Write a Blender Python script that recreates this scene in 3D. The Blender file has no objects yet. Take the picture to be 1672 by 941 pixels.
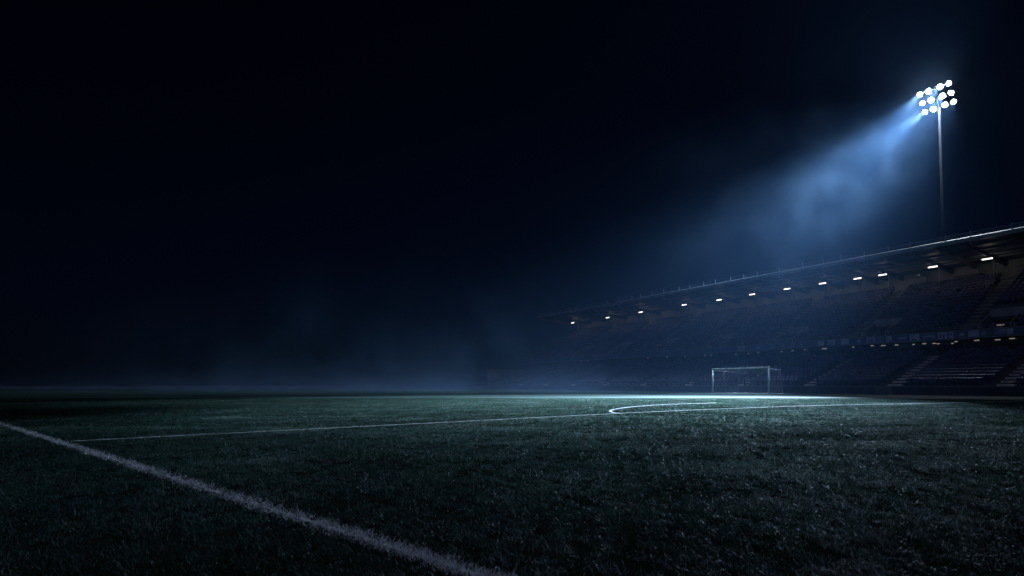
import bpy, math, random
import numpy as np
from mathutils import Vector, Matrix

random.seed(7)
rng = np.random.default_rng(11)
sc = bpy.context.scene
COL = sc.collection

# ------------------------------------------------------------------ camera
CAM_H = 0.9
F = 920.0                       # focal length in pixels of the 1672 px wide photograph
PITCH = math.radians(2.2)
SHIFT = (157.5 - F * math.tan(PITCH)) / 1672.0
cam_d = bpy.data.cameras.new("camera")
cam = bpy.data.objects.new("camera", cam_d)
COL.objects.link(cam)
cam.location = (0, 0, CAM_H)
cam.rotation_euler = (math.pi / 2 + PITCH, 0, 0)
cam_d.sensor_width = 36.0
cam_d.lens = 36.0 * F / 1672.0
cam_d.shift_y = SHIFT
cam_d.clip_start = 0.05
cam_d.clip_end = 3000
cam_d.dof.use_dof = True
cam_d.dof.focus_distance = 11.0
cam_d.dof.aperture_fstop = 2.6
sc.camera = cam


def ray(px, py):
    xc = (px - 836.0) / F
    yc = (470.5 - py) / F + SHIFT * 1672.0 / F
    ca, sa = math.cos(PITCH), math.sin(PITCH)
    return Vector((xc, ca - yc * sa, sa + yc * ca))


def ground(px, py):
    r = ray(px, py)
    k = -CAM_H / r.z
    return Vector((r.x * k, r.y * k, 0))


# stand frame: local X runs to the right along the stand, local Y away from the pitch
ANG = math.radians(31.3)
N = Vector((math.cos(ANG), math.sin(ANG), 0))
D = Vector((-math.sin(ANG), math.cos(ANG), 0))
ROTZ = math.atan2(-D.y, -D.x)
P0 = 54.0                       # distance of the perimeter wall from the camera, along N
ORIGIN = N * P0


def S(t, p, z=0.0):
    v = N * p + D * t
    v.z = z
    return v


def at_p(px, py, p):
    r = ray(px, py)
    k = p / (r.x * N.x + r.y * N.y)
    return (r.x * D.x + r.y * D.y) * k, CAM_H + r.z * k


# ------------------------------------------------------------------ materials
def mat(name, col, rough=0.7, var=0.25, scale=3.0, metal=0.0, bump=0.0, spec=0.4, detail=4.0):
    m = bpy.data.materials.new(name)
    m.use_nodes = True
    nt = m.node_tree
    b = nt.nodes["Principled BSDF"]
    b.inputs["Roughness"].default_value = rough
    b.inputs["Metallic"].default_value = metal
    b.inputs["Specular IOR Level"].default_value = spec
    tc = nt.nodes.new("ShaderNodeTexCoord")
    nz = nt.nodes.new("ShaderNodeTexNoise")
    nz.inputs["Scale"].default_value = scale
    nz.inputs["Detail"].default_value = detail
    nt.links.new(tc.outputs["Object"], nz.inputs["Vector"])
    rp = nt.nodes.new("ShaderNodeValToRGB")
    rp.color_ramp.elements[0].position = 0.3
    rp.color_ramp.elements[1].position = 0.7
    rp.color_ramp.elements[0].color = tuple(c * (1 - var) for c in col) + (1,)
    rp.color_ramp.elements[1].color = tuple(min(1, c * (1 + var)) for c in col) + (1,)
    nt.links.new(nz.outputs["Fac"], rp.inputs["Fac"])
    nt.links.new(rp.outputs["Color"], b.inputs["Base Color"])
    if bump:
        bp = nt.nodes.new("ShaderNodeBump")
        bp.inputs["Strength"].default_value = bump
        nt.links.new(nz.outputs["Fac"], bp.inputs["Height"])
        nt.links.new(bp.outputs["Normal"], b.inputs["Normal"])
    return m


def emit(name, col, strength, sample=False):
    m = bpy.data.materials.new(name)
    m.use_nodes = True
    b = m.node_tree.nodes["Principled BSDF"]
    b.inputs["Base Color"].default_value = (0.6, 0.6, 0.6, 1)
    b.inputs["Emission Color"].default_value = tuple(col) + (1,)
    b.inputs["Emission Strength"].default_value = strength
    m.cycles.emission_sampling = 'AUTO' if sample else 'NONE'
    return m


M = {}
M['concrete'] = mat("concrete", (0.20, 0.205, 0.22), 0.9, 0.3, 1.3, bump=0.1)
M['dark_concrete'] = mat("dark_concrete", (0.09, 0.095, 0.11), 0.9, 0.35, 0.8)
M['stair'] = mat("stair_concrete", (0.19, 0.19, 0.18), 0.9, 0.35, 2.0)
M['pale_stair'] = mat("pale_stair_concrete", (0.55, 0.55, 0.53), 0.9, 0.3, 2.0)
M['wall_paint'] = mat("back_wall_paint", (0.30, 0.295, 0.30), 0.85, 0.2, 0.5)
M['steel'] = mat("painted_steel", (0.24, 0.26, 0.30), 0.5, 0.2, 2.0, metal=0.0)
M['dark_steel'] = mat("dark_steel", (0.07, 0.075, 0.085), 0.55, 0.3, 2.0)
M['galv'] = mat("galvanised_steel", (0.42, 0.44, 0.47), 0.45, 0.2, 3.0, metal=0.3)
M['pole'] = mat("darkened_pole_paint", (0.013, 0.017, 0.024), 0.7, 0.2, 1.5, spec=0.15)  # base colour darkened to offset the strong glow of the lenses
M['roof'] = mat("roof_sheet", (0.10, 0.11, 0.13), 0.6, 0.3, 0.6)
M['gutter'] = mat("gutter_sheet", (0.25, 0.30, 0.38), 0.5, 0.2, 1.0)
M['seat'] = mat("seat_plastic", (0.06, 0.062, 0.14), 0.5, 0.35, 0.7)
M['balcony'] = mat("balcony_cladding", (0.10, 0.14, 0.26), 0.55, 0.3, 0.4)
M['board'] = mat("board_pale", (0.42, 0.46, 0.66), 0.6, 0.15, 3.0)
M['board_blue'] = mat("board_blue", (0.14, 0.19, 0.38), 0.6, 0.2, 3.0)
M['mark_dark'] = mat("board_mark_dark", (0.10, 0.12, 0.25), 0.6, 0.2, 3.0)
M['mark_pale'] = mat("board_mark_pale", (0.40, 0.46, 0.66), 0.6, 0.2, 3.0)
M['wall'] = mat("perimeter_wall_paint", (0.05, 0.06, 0.085), 0.8, 0.35, 0.7)
M['gate'] = mat("gate_sheet", (0.13, 0.15, 0.18), 0.6, 0.25, 2.0)
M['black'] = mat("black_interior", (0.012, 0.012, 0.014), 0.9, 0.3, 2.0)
M['goal'] = mat("white_goal_paint", (0.88, 0.88, 0.89), 0.35, 0.06, 6.0)
M['net'] = mat("net_cord", (0.40, 0.40, 0.43), 0.8, 0.1, 6.0)
M['paint'] = mat("line_paint", (0.42, 0.43, 0.44), 0.85, 0.35, 9.0)
M['lamp'] = emit("floodlamp_lens_glow", (0.80, 0.90, 1.0), 520.0, True)
M['tube'] = emit("strip_light_tube_glow", (1.0, 0.93, 0.82), 2.6)
M['small'] = emit("soffit_lamp_glow", (1.0, 0.80, 0.66), 0.22)
M['small_dim'] = emit("soffit_lamp_faint_glow", (1.0, 0.84, 0.74), 0.11)
M['dimlamp'] = emit("dim_lamp_glow", (1.0, 0.72, 0.6), 0.2)


def grass_mat(name, lo, hi, tip, rough, spec, trans=0.0, dry=0.978, patch=0.5):
    m = bpy.data.materials.new(name)
    m.use_nodes = True
    nt = m.node_tree
    b = nt.nodes["Principled BSDF"]
    b.inputs["Roughness"].default_value = rough
    b.inputs["Specular IOR Level"].default_value = spec
    g = nt.nodes.new("ShaderNodeNewGeometry")
    sep = nt.nodes.new("ShaderNodeSeparateXYZ")
    nt.links.new(g.outputs["Position"], sep.inputs[0])
    nz = nt.nodes.new("ShaderNodeTexNoise")
    nz.inputs["Scale"].default_value = 0.55
    nz.inputs["Detail"].default_value = 5
    nt.links.new(g.outputs["Position"], nz.inputs["Vector"])
    isl = nt.nodes.new("ShaderNodeMath"); isl.operation = 'MULTIPLY'
    nt.links.new(g.outputs["Random Per Island"], isl.inputs[0]); isl.inputs[1].default_value = 0.5
    add = nt.nodes.new("ShaderNodeMath"); add.operation = 'ADD'
    nt.links.new(isl.outputs[0], add.inputs[0])
    nt.links.new(nz.outputs["Fac"], add.inputs[1])
    rp = nt.nodes.new("ShaderNodeValToRGB")
    e = rp.color_ramp.elements
    e[0].position = 0.38; e[0].color = lo + (1,)
    e[1].position = 0.95; e[1].color = hi + (1,)
    n3 = e.new(0.99); n3.color = tip + (1,)
    nt.links.new(add.outputs[0], rp.inputs["Fac"])
    gt = nt.nodes.new("ShaderNodeMath"); gt.operation = 'GREATER_THAN'
    nt.links.new(g.outputs["Random Per Island"], gt.inputs[0]); gt.inputs[1].default_value = dry
    mc = nt.nodes.new("ShaderNodeMix"); mc.data_type = 'RGBA'
    nt.links.new(gt.outputs[0], mc.inputs["Factor"])
    nt.links.new(rp.outputs["Color"], mc.inputs["A"])
    mc.inputs["B"].default_value = tip + (1,)
    big = nt.nodes.new("ShaderNodeTexNoise")
    big.inputs["Scale"].default_value = 0.17
    big.inputs["Detail"].default_value = 4
    nt.links.new(g.outputs["Position"], big.inputs["Vector"])
    br = nt.nodes.new("ShaderNodeMapRange")
    br.inputs[1].default_value = 0.35; br.inputs[2].default_value = 0.65
    br.inputs[3].default_value = patch; br.inputs[4].default_value = 1.0
    nt.links.new(big.outputs["Fac"], br.inputs[0])
    vs = nt.nodes.new("ShaderNodeVectorMath"); vs.operation = 'SCALE'
    nt.links.new(mc.outputs["Result"], vs.inputs[0])
    nt.links.new(br.outputs[0], vs.inputs["Scale"])

    class rp_:
        outputs = {"Color": vs.outputs[0]}
    rp = rp_
    nt.links.new(rp.outputs["Color"], b.inputs["Base Color"])
    tr = nt.nodes.new("ShaderNodeBsdfTranslucent")
    nt.links.new(rp.outputs["Color"], tr.inputs["Color"])
    mx = nt.nodes.new("ShaderNodeMixShader")
    mx.inputs[0].default_value = trans
    nt.links.new(b.outputs[0], mx.inputs[1])
    nt.links.new(tr.outputs[0], mx.inputs[2])
    nt.links.new(mx.outputs[0], nt.nodes["Material Output"].inputs["Surface"])
    return m


M['grass'] = grass_mat("grass_blades", (0.015, 0.046, 0.038), (0.050, 0.122, 0.096), (0.25, 0.33, 0.29), 0.5, 0.22, 0.40, dry=0.965, patch=0.45)
M['white_grass'] = grass_mat("painted_grass_blades", (0.58, 0.57, 0.64), (0.84, 0.83, 0.88), (0.10, 0.14, 0.10), 0.6, 0.3, 0.3, dry=0.80, patch=0.8)


M['dim_line_grass'] = grass_mat("dimmed_line_grass_blades", (0.26, 0.28, 0.27), (0.46, 0.48, 0.47), (0.08, 0.12, 0.09), 0.6, 0.2, 0.3, dry=0.80, patch=0.8)  # far lines: white darkened in the colour to offset the bright floodlight pool


def pitch_material():
    m = bpy.data.materials.new("turf")
    m.use_nodes = True
    nt = m.node_tree
    b = nt.nodes["Principled BSDF"]
    b.inputs["Roughness"].default_value = 0.75
    b.inputs["Specular IOR Level"].default_value = 0.08
    g = nt.nodes.new("ShaderNodeNewGeometry")

    def noise(scale, detail, sx=1, sy=1):
        mp = nt.nodes.new("ShaderNodeMapping")
        mp.inputs["Scale"].default_value = (sx, sy, 1)
        mp.inputs["Rotation"].default_value = (0, 0, 0.35)
        n = nt.nodes.new("ShaderNodeTexNoise")
        n.inputs["Scale"].default_value = scale
        n.inputs["Detail"].default_value = detail
        nt.links.new(g.outputs["Position"], mp.inputs["Vector"])
        nt.links.new(mp.outputs[0], n.inputs["Vector"])
        return n
    big = noise(0.16, 4)
    mid = noise(1.3, 5)
    fine = noise(24.0, 3)
    a = nt.nodes.new("ShaderNodeMath"); a.operation = 'MULTIPLY_ADD'
    nt.links.new(mid.outputs["Fac"], a.inputs[0]); a.inputs[1].default_value = 0.45
    nt.links.new(big.outputs["Fac"], a.inputs[2])
    c = nt.nodes.new("ShaderNodeMath"); c.operation = 'MULTIPLY_ADD'
    nt.links.new(fine.outputs["Fac"], c.inputs[0]); c.inputs[1].default_value = 0.35
    nt.links.new(a.outputs[0], c.inputs[2])
    rp = nt.nodes.new("ShaderNodeValToRGB")
    e = rp.color_ramp.elements
    e[0].position = 0.60; e[0].color = (0.008, 0.017, 0.014, 1)
    e[1].position = 1.15 if False else 1.0; e[1].color = (0.020, 0.036, 0.031, 1)
    nt.links.new(c.outputs[0], rp.inputs["Fac"])
    nt.links.new(rp.outputs["Color"], b.inputs["Base Color"])
    bp = nt.nodes.new("ShaderNodeBump")
    bp.inputs["Strength"].default_value = 0.5
    bp.inputs["Distance"].default_value = 0.05
    nt.links.new(c.outputs[0], bp.inputs["Height"])
    nt.links.new(bp.outputs["Normal"], b.inputs["Normal"])
    return m


M['turf'] = pitch_material()
M['soil'] = mat("soil_thatch", (0.007, 0.011, 0.008), 0.98, 0.45, 5.0, bump=0.3, spec=0.0)
M['ground'] = mat("dark_tarmac", (0.03, 0.032, 0.036), 0.9, 0.3, 0.5)


# ------------------------------------------------------------------ mesh helpers
class MB:
    def __init__(self):
        self.v = []
        self.f = []
        self.smooth = False

    def _add(self, vs, fs):
        b = len(self.v)
        self.v.extend([tuple(q) for q in vs])
        self.f.extend([tuple(b + i for i in q) for q in fs])

    def box(self, x0, x1, y0, y1, z0, z1):
        vs = [(x0, y0, z0), (x1, y0, z0), (x1, y1, z0), (x0, y1, z0), (x0, y0, z1), (x1, y0, z1), (x1, y1, z1), (x0, y1, z1)]
        self._add(vs, [(0, 3, 2, 1), (4, 5, 6, 7), (0, 1, 5, 4), (1, 2, 6, 5), (2, 3, 7, 6), (3, 0, 4, 7)])
        return self

    def tube(self, pts, r, n=8, r2=None, cap=True):
        pts = [Vector(p) for p in pts]
        rings = []
        for i, p in enumerate(pts):
            a = pts[max(i - 1, 0)]
            b = pts[min(i + 1, len(pts) - 1)]
            d = (b - a).normalized()
            u = d.cross(Vector((0, 0, 1)))
            if u.length < 1e-3:
                u = d.cross(Vector((1, 0, 0)))
            u.normalize()
            w = d.cross(u)
            rr = r if r2 is None else r + (r2 - r) * i / (len(pts) - 1)
            rings.append([p + (u * math.cos(2 * math.pi * k / n) + w * math.sin(2 * math.pi * k / n)) * rr for k in range(n)])
        vs = [q for rg in rings for q in rg]
        fs = []
        for i in range(len(pts) - 1):
            for k in range(n):
                fs.append((i * n + k, i * n + (k + 1) % n, (i + 1) * n + (k + 1) % n, (i + 1) * n + k))
        if cap:
            fs.append(tuple(range(n))[::-1])
            fs.append(tuple((len(pts) - 1) * n + k for k in range(n)))
        self._add(vs, fs)
        return self

    def prism(self, prof, x0, x1):
        """profile of (y, z) points extruded along local x"""
        n = len(prof)
        vs = [(x0, y, z) for y, z in prof] + [(x1, y, z) for y, z in prof]
        fs = [(i, (i + 1) % n, n + (i + 1) % n, n + i) for i in range(n)]
        fs.append(tuple(range(n))[::-1])
        fs.append(tuple(range(n, 2 * n)))
        self._add(vs, fs)
        return self

    def lathe(self, prof, axis_o, axis_d, n=20):
        """profile of (r, s) revolved about axis_d through axis_o"""
        o = Vector(axis_o); d = Vector(axis_d).normalized()
        u = d.cross(Vector((0.13, 0.2, 1))).normalized(); w = d.cross(u)
        vs = []
        for r, s in prof:
            for k in range(n):
                a = 2 * math.pi * k / n
                vs.append(o + d * s + (u * math.cos(a) + w * math.sin(a)) * r)
        fs = []
        for i in range(len(prof) - 1):
            for k in range(n):
                fs.append((i * n + k, i * n + (k + 1) % n, (i + 1) * n + (k + 1) % n, (i + 1) * n + k))
        fs.append(tuple(range(n))[::-1])
        fs.append(tuple((len(prof) - 1) * n + k for k in range(n)))
        self._add(vs, fs)
        return self

    def build(self, name, material, parent=None, smooth=False, bevel=0.0):
        me = bpy.data.meshes.new(name)
        me.from_pydata(self.v, [], self.f)
        me.materials.append(material)
        me.validate()
        me.update()
        if smooth:
            for p in me.polygons:
                p.use_smooth = True
        o = bpy.data.objects.new(name, me)
        COL.objects.link(o)
        if parent is not None:
            o.parent = parent
        if bevel:
            bv = o.modifiers.new("bevel", 'BEVEL')
            bv.width = bevel
            bv.segments = 2
        return o


def empty(name, loc=(0, 0, 0), rz=0.0):
    o = bpy.data.objects.new(name, None)
    o.empty_display_size = 0.3
    COL.objects.link(o)
    o.location = loc
    o.rotation_euler = (0, 0, rz)
    return o


def tag(o, label=None, cat=None, group=None, kind=None):
    if label: o['label'] = label
    if cat: o['category'] = cat
    if group: o['group'] = group
    if kind: o['kind'] = kind
    return o


def np_mesh(name, verts, loops, starts, totals, material, smooth=True):
    me = bpy.data.meshes.new(name)
    me.vertices.add(len(verts))
    me.vertices.foreach_set("co", verts.astype(np.float32).ravel())
    me.loops.add(len(loops))
    me.loops.foreach_set("vertex_index", loops.astype(np.int32))
    me.polygons.add(len(starts))
    me.polygons.foreach_set("loop_start", starts.astype(np.int32))
    me.polygons.foreach_set("loop_total", totals.astype(np.int32))
    if smooth:
        me.polygons.foreach_set("use_smooth", np.ones(len(starts), dtype=bool))
    me.materials.append(material)
    me.update(calc_edges=True)
    o = bpy.data.objects.new(name, me)
    COL.objects.link(o)
    return o


ORD = ("first second third fourth fifth sixth seventh eighth ninth tenth eleventh twelfth thirteenth fourteenth "
       "fifteenth sixteenth seventeenth eighteenth nineteenth twentieth twenty-first twenty-second twenty-third "
       "twenty-fourth twenty-fifth twenty-sixth twenty-seventh twenty-eighth twenty-ninth thirtieth").split()

# ------------------------------------------------------------------ ground and pitch
g = MB(); g._add([(-900, -300, -0.004), (900, -300, -0.004), (900, 1500, -0.004), (-900, 1500, -0.004)], [(0, 1, 2, 3)])
tag(g.build("ground", M['ground']), "dark tarmac ground round the pitch", kind="structure")

WALL_T = (-12.0, 96.0)
far_pts = [S(96, P0), Vector((-14, 112, 0)), Vector((-40, 114, 0)), Vector((-90, 110, 0)), Vector((-136, 102, 0))]
pp = [S(-60, P0 - 0.2), S(96, P0 - 0.2)] + far_pts[1:] + [Vector((-136, -40, 0)), Vector((20, -60, 0))]
g = MB(); g._add([(p.x, p.y, 0.0) for p in pp], [tuple(range(len(pp)))])
tag(g.build("pitch", M['turf']), "football pitch of short dark green turf", kind="structure")

g = MB(); g._add([(-36, -4, 0.0025), (36, -4, 0.0025), (36, 26, 0.0025), (30, 33, 0.0025), (24, 37, 0.0025), (-36, 37, 0.0025)], [(0, 1, 2, 3, 4, 5)])
tag(g.build("soil", M['soil']), "dark soil and thatch between the grass blades", kind="structure")

# painted lines, as polylines on the pitch
def dense(pts, step=0.05):
    out = []
    n = len(pts)
    for i in range(n - 1):                       # Catmull-Rom
        p0 = pts[max(i - 1, 0)]; p1 = pts[i]; p2 = pts[i + 1]; p3 = pts[min(i + 2, n - 1)]
        k = max(2, int((p2 - p1).length / step))
        for j in range(k):
            s = j / k
            out.append(0.5 * ((2 * p1) + (p2 - p0) * s + (2 * p0 - 5 * p1 + 4 * p2 - p3) * s * s + (3 * p1 - p0 - 3 * p2 + p3) * s ** 3))
    out.append(pts[-1])
    return out


touch = [ground(-160, 641), ground(0, 692), ground(120, 727), ground(300, 781), ground(530, 856), ground(785, 941), ground(1000, 1010)]
a0, a1 = ground(0, 692), ground(785, 941)
dirv = (a1 - a0).normalized()
touch_line = [a0 - dirv * 40, a1 + dirv * 2.2]
box_line = dense([ground(125, 721), ground(500, 701.8), ground(760, 688.6), ground(1010, 675.6), ground(1150, 669.3), ground(1300, 663.6),
                  ground(1400, 661.2), ground(1540, 658.6), ground(1672, 655.2)], 0.2)
arc_line = dense([ground(1010, 675.4), ground(1001, 674.2), ground(996.5, 671.8), ground(1003, 669), ground(1018, 666.5),
                  ground(1040, 664.2), ground(1070, 662), ground(1110, 660.2), ground(1170, 658.2)], 0.1)
LINES = [("touchline", touch_line, 0.125, "wide white touchline running across the near left of the pitch"),
         ("penalty_line", box_line, 0.12, "thin white line crossing the pitch towards the right edge"),
         ("penalty_arc", arc_line, 0.10, "hooked white arc joining the thin line in front of the goal")]


def ribbon(name, pts, w, z, label):
    mb = MB(); vs = []
    for i, p in enumerate(pts):
        d = (pts[min(i + 1, len(pts) - 1)] - pts[max(i - 1, 0)]).normalized()
        nrm = Vector((-d.y, d.x, 0)) * (w / 2)
        vs += [(p.x + nrm.x, p.y + nrm.y, z), (p.x - nrm.x, p.y - nrm.y, z)]
    fs = [(2 * i, 2 * i + 1, 2 * i + 3, 2 * i + 2) for i in range(len(pts) - 1)]
    mb._add(vs, fs)
    return mb.build(name, M['paint'])


lines_root = {}
for k, (nm, pts, w, lab) in enumerate(LINES):
    o = ribbon(nm, dense(pts, 0.5) if len(pts) < 4 else pts, w * (0.3 if k == 0 else 0.8), 0.006 + 0.003 * k, lab)
    tag(o, lab, kind="structure")
    lines_root[nm] = o


def seg_dist(P, pts):
    best = np.full(len(P), 1e9)
    A = np.array([(p.x, p.y) for p in pts])
    for i in range(len(A) - 1):
        a, b = A[i], A[i + 1]
        ab = b - a
        t = np.clip(((P - a) @ ab) / (ab @ ab), 0, 1)
        dd = np.hypot(*(P - a - t[:, None] * ab).T)
        best = np.minimum(best, dd)
    return best


# ------------------------------------------------------------------ grass blades
def blade_mesh(name, P, Z, hscale, wscale, material):
    n = len(P)
    phi = rng.uniform(0, 2 * math.pi, n)
    h = rng.uniform(0.017, 0.037, n) * hscale
    lean = np.abs(rng.normal(0.4, 0.6, n)) * h * 1.3
    tall = rng.random(n) < 0.05
    h = np.where(tall, h * 1.5, h)
    droop = rng.uniform(0.0, 0.55, n)
    side = rng.normal(0, 0.5, n) * h
    w = rng.uniform(0.0010, 0.0020, n) * wscale
    dx, dy = np.cos(phi), np.sin(phi)
    lv = np.array([0.0, 0.38, 0.72, 1.0])
    verts = np.zeros((n, 7, 3))
    k = 0
    for s in lv:
        cx = P[:, 0] + dx * lean * s ** 2 - dy * side * s ** 3
        cy = P[:, 1] + dy * lean * s ** 2 + dx * side * s ** 3
        cz = h * (s - droop * s ** 3)
        ww = w * (1 - 0.75 * s ** 2)
        if s < 1:
            verts[:, k] = np.stack([cx - dy * ww, cy + dx * ww, cz], 1)
            verts[:, k + 1] = np.stack([cx + dy * ww, cy - dx * ww, cz], 1)
            k += 2
        else:
            verts[:, k] = np.stack([cx, cy, cz], 1)
    base = (np.arange(n) * 7)[:, None]
    pat = np.array([0, 1, 3, 2, 2, 3, 5, 4, 4, 5, 6])
    loops = (base + pat[None]).ravel()
    lt = np.tile(np.array([4, 4, 3]), n)
    ls = np.concatenate([[0], np.cumsum(lt)[:-1]])
    return np_mesh(name, verts.reshape(-1, 3), loops, ls, lt, material)


def sample_field():
    out = []
    edges = [1.7, 3.0, 4.5, 6.5, 9, 12, 16, 21, 28, 36]
    dens = [8500, 7200, 5600, 3900, 2300, 1200, 640, 330, 180]
    for z0, z1, dn in zip(edges[:-1], edges[1:], dens):
        half = 0.93 * z1 + 9.0
        nn = int(2 * half * (z1 - z0) * dn)
        x = rng.uniform(-half, half, nn)
        y = rng.uniform(z0, z1, nn)
        keep = (np.abs(x) < 0.93 * y + 0.9) | (rng.random(nn) < np.where(np.abs(x) < 0.93 * y + 4.0, 0.5, 0.3))
        out.append(np.stack([x, y], 1)[keep])
    return np.concatenate(out)


FP = sample_field()
zz = FP[:, 1]
# tufts: thin the blades where a low-frequency field is low, so that clumps and gaps appear
def field(P, s, seed):
    r2 = np.random.default_rng(seed)
    v = np.zeros(len(P))
    for k in range(9):
        a = r2.uniform(0, 2 * math.pi); fr = s * r2.uniform(0.6, 1.8); ph = r2.uniform(0, 6.3)
        v += np.sin((P[:, 0] * math.cos(a) + P[:, 1] * math.sin(a)) * fr + ph)
    return v / 4.0
tuft = field(FP, 26.0, 3) + 0.8 * field(FP, 5.0, 5)
keep = rng.random(len(FP)) < np.clip(0.72 + 0.42 * tuft, 0.22, 1.0)
FP, tuft = FP[keep], tuft[keep]
pz = FP @ np.array([N.x, N.y])
FP, tuft = FP[pz < P0 - 0.3], tuft[pz < P0 - 0.3]
on_line = np.full(len(FP), -1)
wear = field(FP, 4.5, 21)
for k, (nm, pts, w, lab) in enumerate(LINES):
    dd = seg_dist(FP, pts if k != 1 else pts[::6] + [pts[-1]])
    edge = w / 2 + rng.normal(0, 0.026, len(FP))
    on_line = np.where((dd < edge) & (rng.random(len(FP)) < np.clip(0.74 + 0.30 * wear, 0.25, 0.98)), k, on_line)
gm = on_line < 0
zz = FP[:, 1]
ws = np.clip(zz / 3.2, 1.0, 7.0) ** 0.85
hs = (1 + 0.22 * np.clip(tuft, -1.5, 1.5)) * np.clip(1.12 - zz * 0.03, 0.42, 1.1)
gr = blade_mesh("grass", FP[gm], zz[gm], hs[gm], ws[gm], M['grass'])
tag(gr, "short dark curled grass blades covering the pitch", "grass", kind="stuff")
# painted blades of each line, denser than the rest
for k, (nm, pts, w, lab) in enumerate(LINES):
    base = FP[on_line == k]
    extra = []
    rep = 2 if k == 0 else 1
    for _ in range(rep):
        q = base + rng.normal(0, 0.02, base.shape)
        extra.append(q)
    Q = np.concatenate([base] + extra)
    if len(Q) == 0:
        continue
    b = blade_mesh("painted_grass", Q, Q[:, 1], np.clip(1.05 - Q[:, 1] * 0.018, 0.68, 1.0), np.clip(Q[:, 1] / 3.2, 1, 7) ** 0.85 * 1.15, M['white_grass'] if k == 0 else M['dim_line_grass'])
    b.parent = lines_root[nm]

# ------------------------------------------------------------------ perimeter wall
pw = empty("perimeter_wall", S(0, P0), ROTZ)
tag(pw, "low dark wall running along the foot of the stand behind the goal", "wall")
x0, x1 = -96.0, 12.0
gate_t = [25.6, 41.0]
mb = MB(); cx = x0
for t in sorted(gate_t, reverse=True):
    mb.box(cx, -t - 0.7, 0.0, 0.18, -0.05, 0.70)
    cx = -t + 0.7
mb.box(cx, x1, 0.0, 0.18, -0.05, 0.70)
mb.build("wall_panel", M['wall'], pw)
mb = MB(); mb.box(x0, x1, -0.03, 0.21, 0.702, 0.76); mb.build("coping", M['concrete'], pw, bevel=0.01)
for t in gate_t:
    mb = MB(); mb.box(-t - 0.68, -t + 0.68, 0.03, 0.10, 0.04, 0.69)
    mb.box(-t - 0.68, -t + 0.68, 0.0, 0.028, 0.10, 0.16).box(-t - 0.68, -t + 0.68, 0.0, 0.028, 0.55, 0.61)
    mb.build("gate", M['gate'], pw)

fw = MB()
for a, b in zip(far_pts[:-1], far_pts[1:]):
    d = (b - a).normalized(); nn = Vector((d.y, -d.x, 0)) * 0.09
    q = [a + nn, b + nn, b - nn, a - nn]
    vs = [(p.x, p.y, -0.05) for p in q] + [(p.x, p.y, 0.6) for p in q]
    fw._add(vs, [(0, 3, 2, 1), (4, 5, 6, 7), (0, 1, 5, 4), (1, 2, 6, 5), (2, 3, 7, 6), (3, 0, 4, 7)])
tag(fw.build("boundary_wall", M['wall']), "low dark wall closing the far left side of the pitch in the mist", "wall")

# ------------------------------------------------------------------ grandstand
gs = empty("grandstand", S(0, P0), ROTZ)
tag(gs, "dark two tier football grandstand with a long flat roof behind the goal", "grandstand")
X0, X1 = -99.5, 12.0


def part(mb, name, material, parent=gs, **kw):
    return mb.build(name, material, parent, **kw)


# lower tier: 11 rows
LR, LD, LH, LY, LZ = 11, 0.85, 0.275, 0.75, 0.50
prof = [(LY - 0.5, -0.05), (LY - 0.5, LZ)]
for i in range(LR):
    prof += [(LY + i * LD, LZ + i * LH), (LY + i * LD, LZ + (i + 1) * LH)] if i else [(LY, LZ), (LY, LZ + LH)]
prof += [(LY + LR * LD, LZ + LR * LH), (12.5, LZ + LR * LH), (12.5, -0.05)]
part(MB().prism(prof, X0, X1), "lower_terrace", M['dark_concrete'])

# upper tier, open at the stair mouths
UR, UD, UH, UY, UZ = 16, 0.78, 0.432, 10.75, 5.35
u_stairs = [13.0, 23.6, 34.1, 44.6, 55.1, 65.6, 76.1, 86.6]
voms = [(t - 3.6, t - 1.1) for t in u_stairs]
VROWS = 5


def upper_prof(first):
    p = [(UY + first * UD, UZ - 0.35 + first * UH), (UY + first * UD, UZ + (first + 1) * UH if first else UZ)]
    for i in range(first, UR):
        if i > first or first == 0:
            p += [(UY + i * UD, UZ + i * UH), (UY + i * UD, UZ + (i + 1) * UH)]
    p += [(UY + UR * UD, UZ + UR * UH), (24.6, UZ + UR * UH), (24.6, UZ + UR * UH - 0.5)]
    out = []
    for q in p:
        if not out or out[-1] != q:
            out.append(q)
    return out


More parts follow.
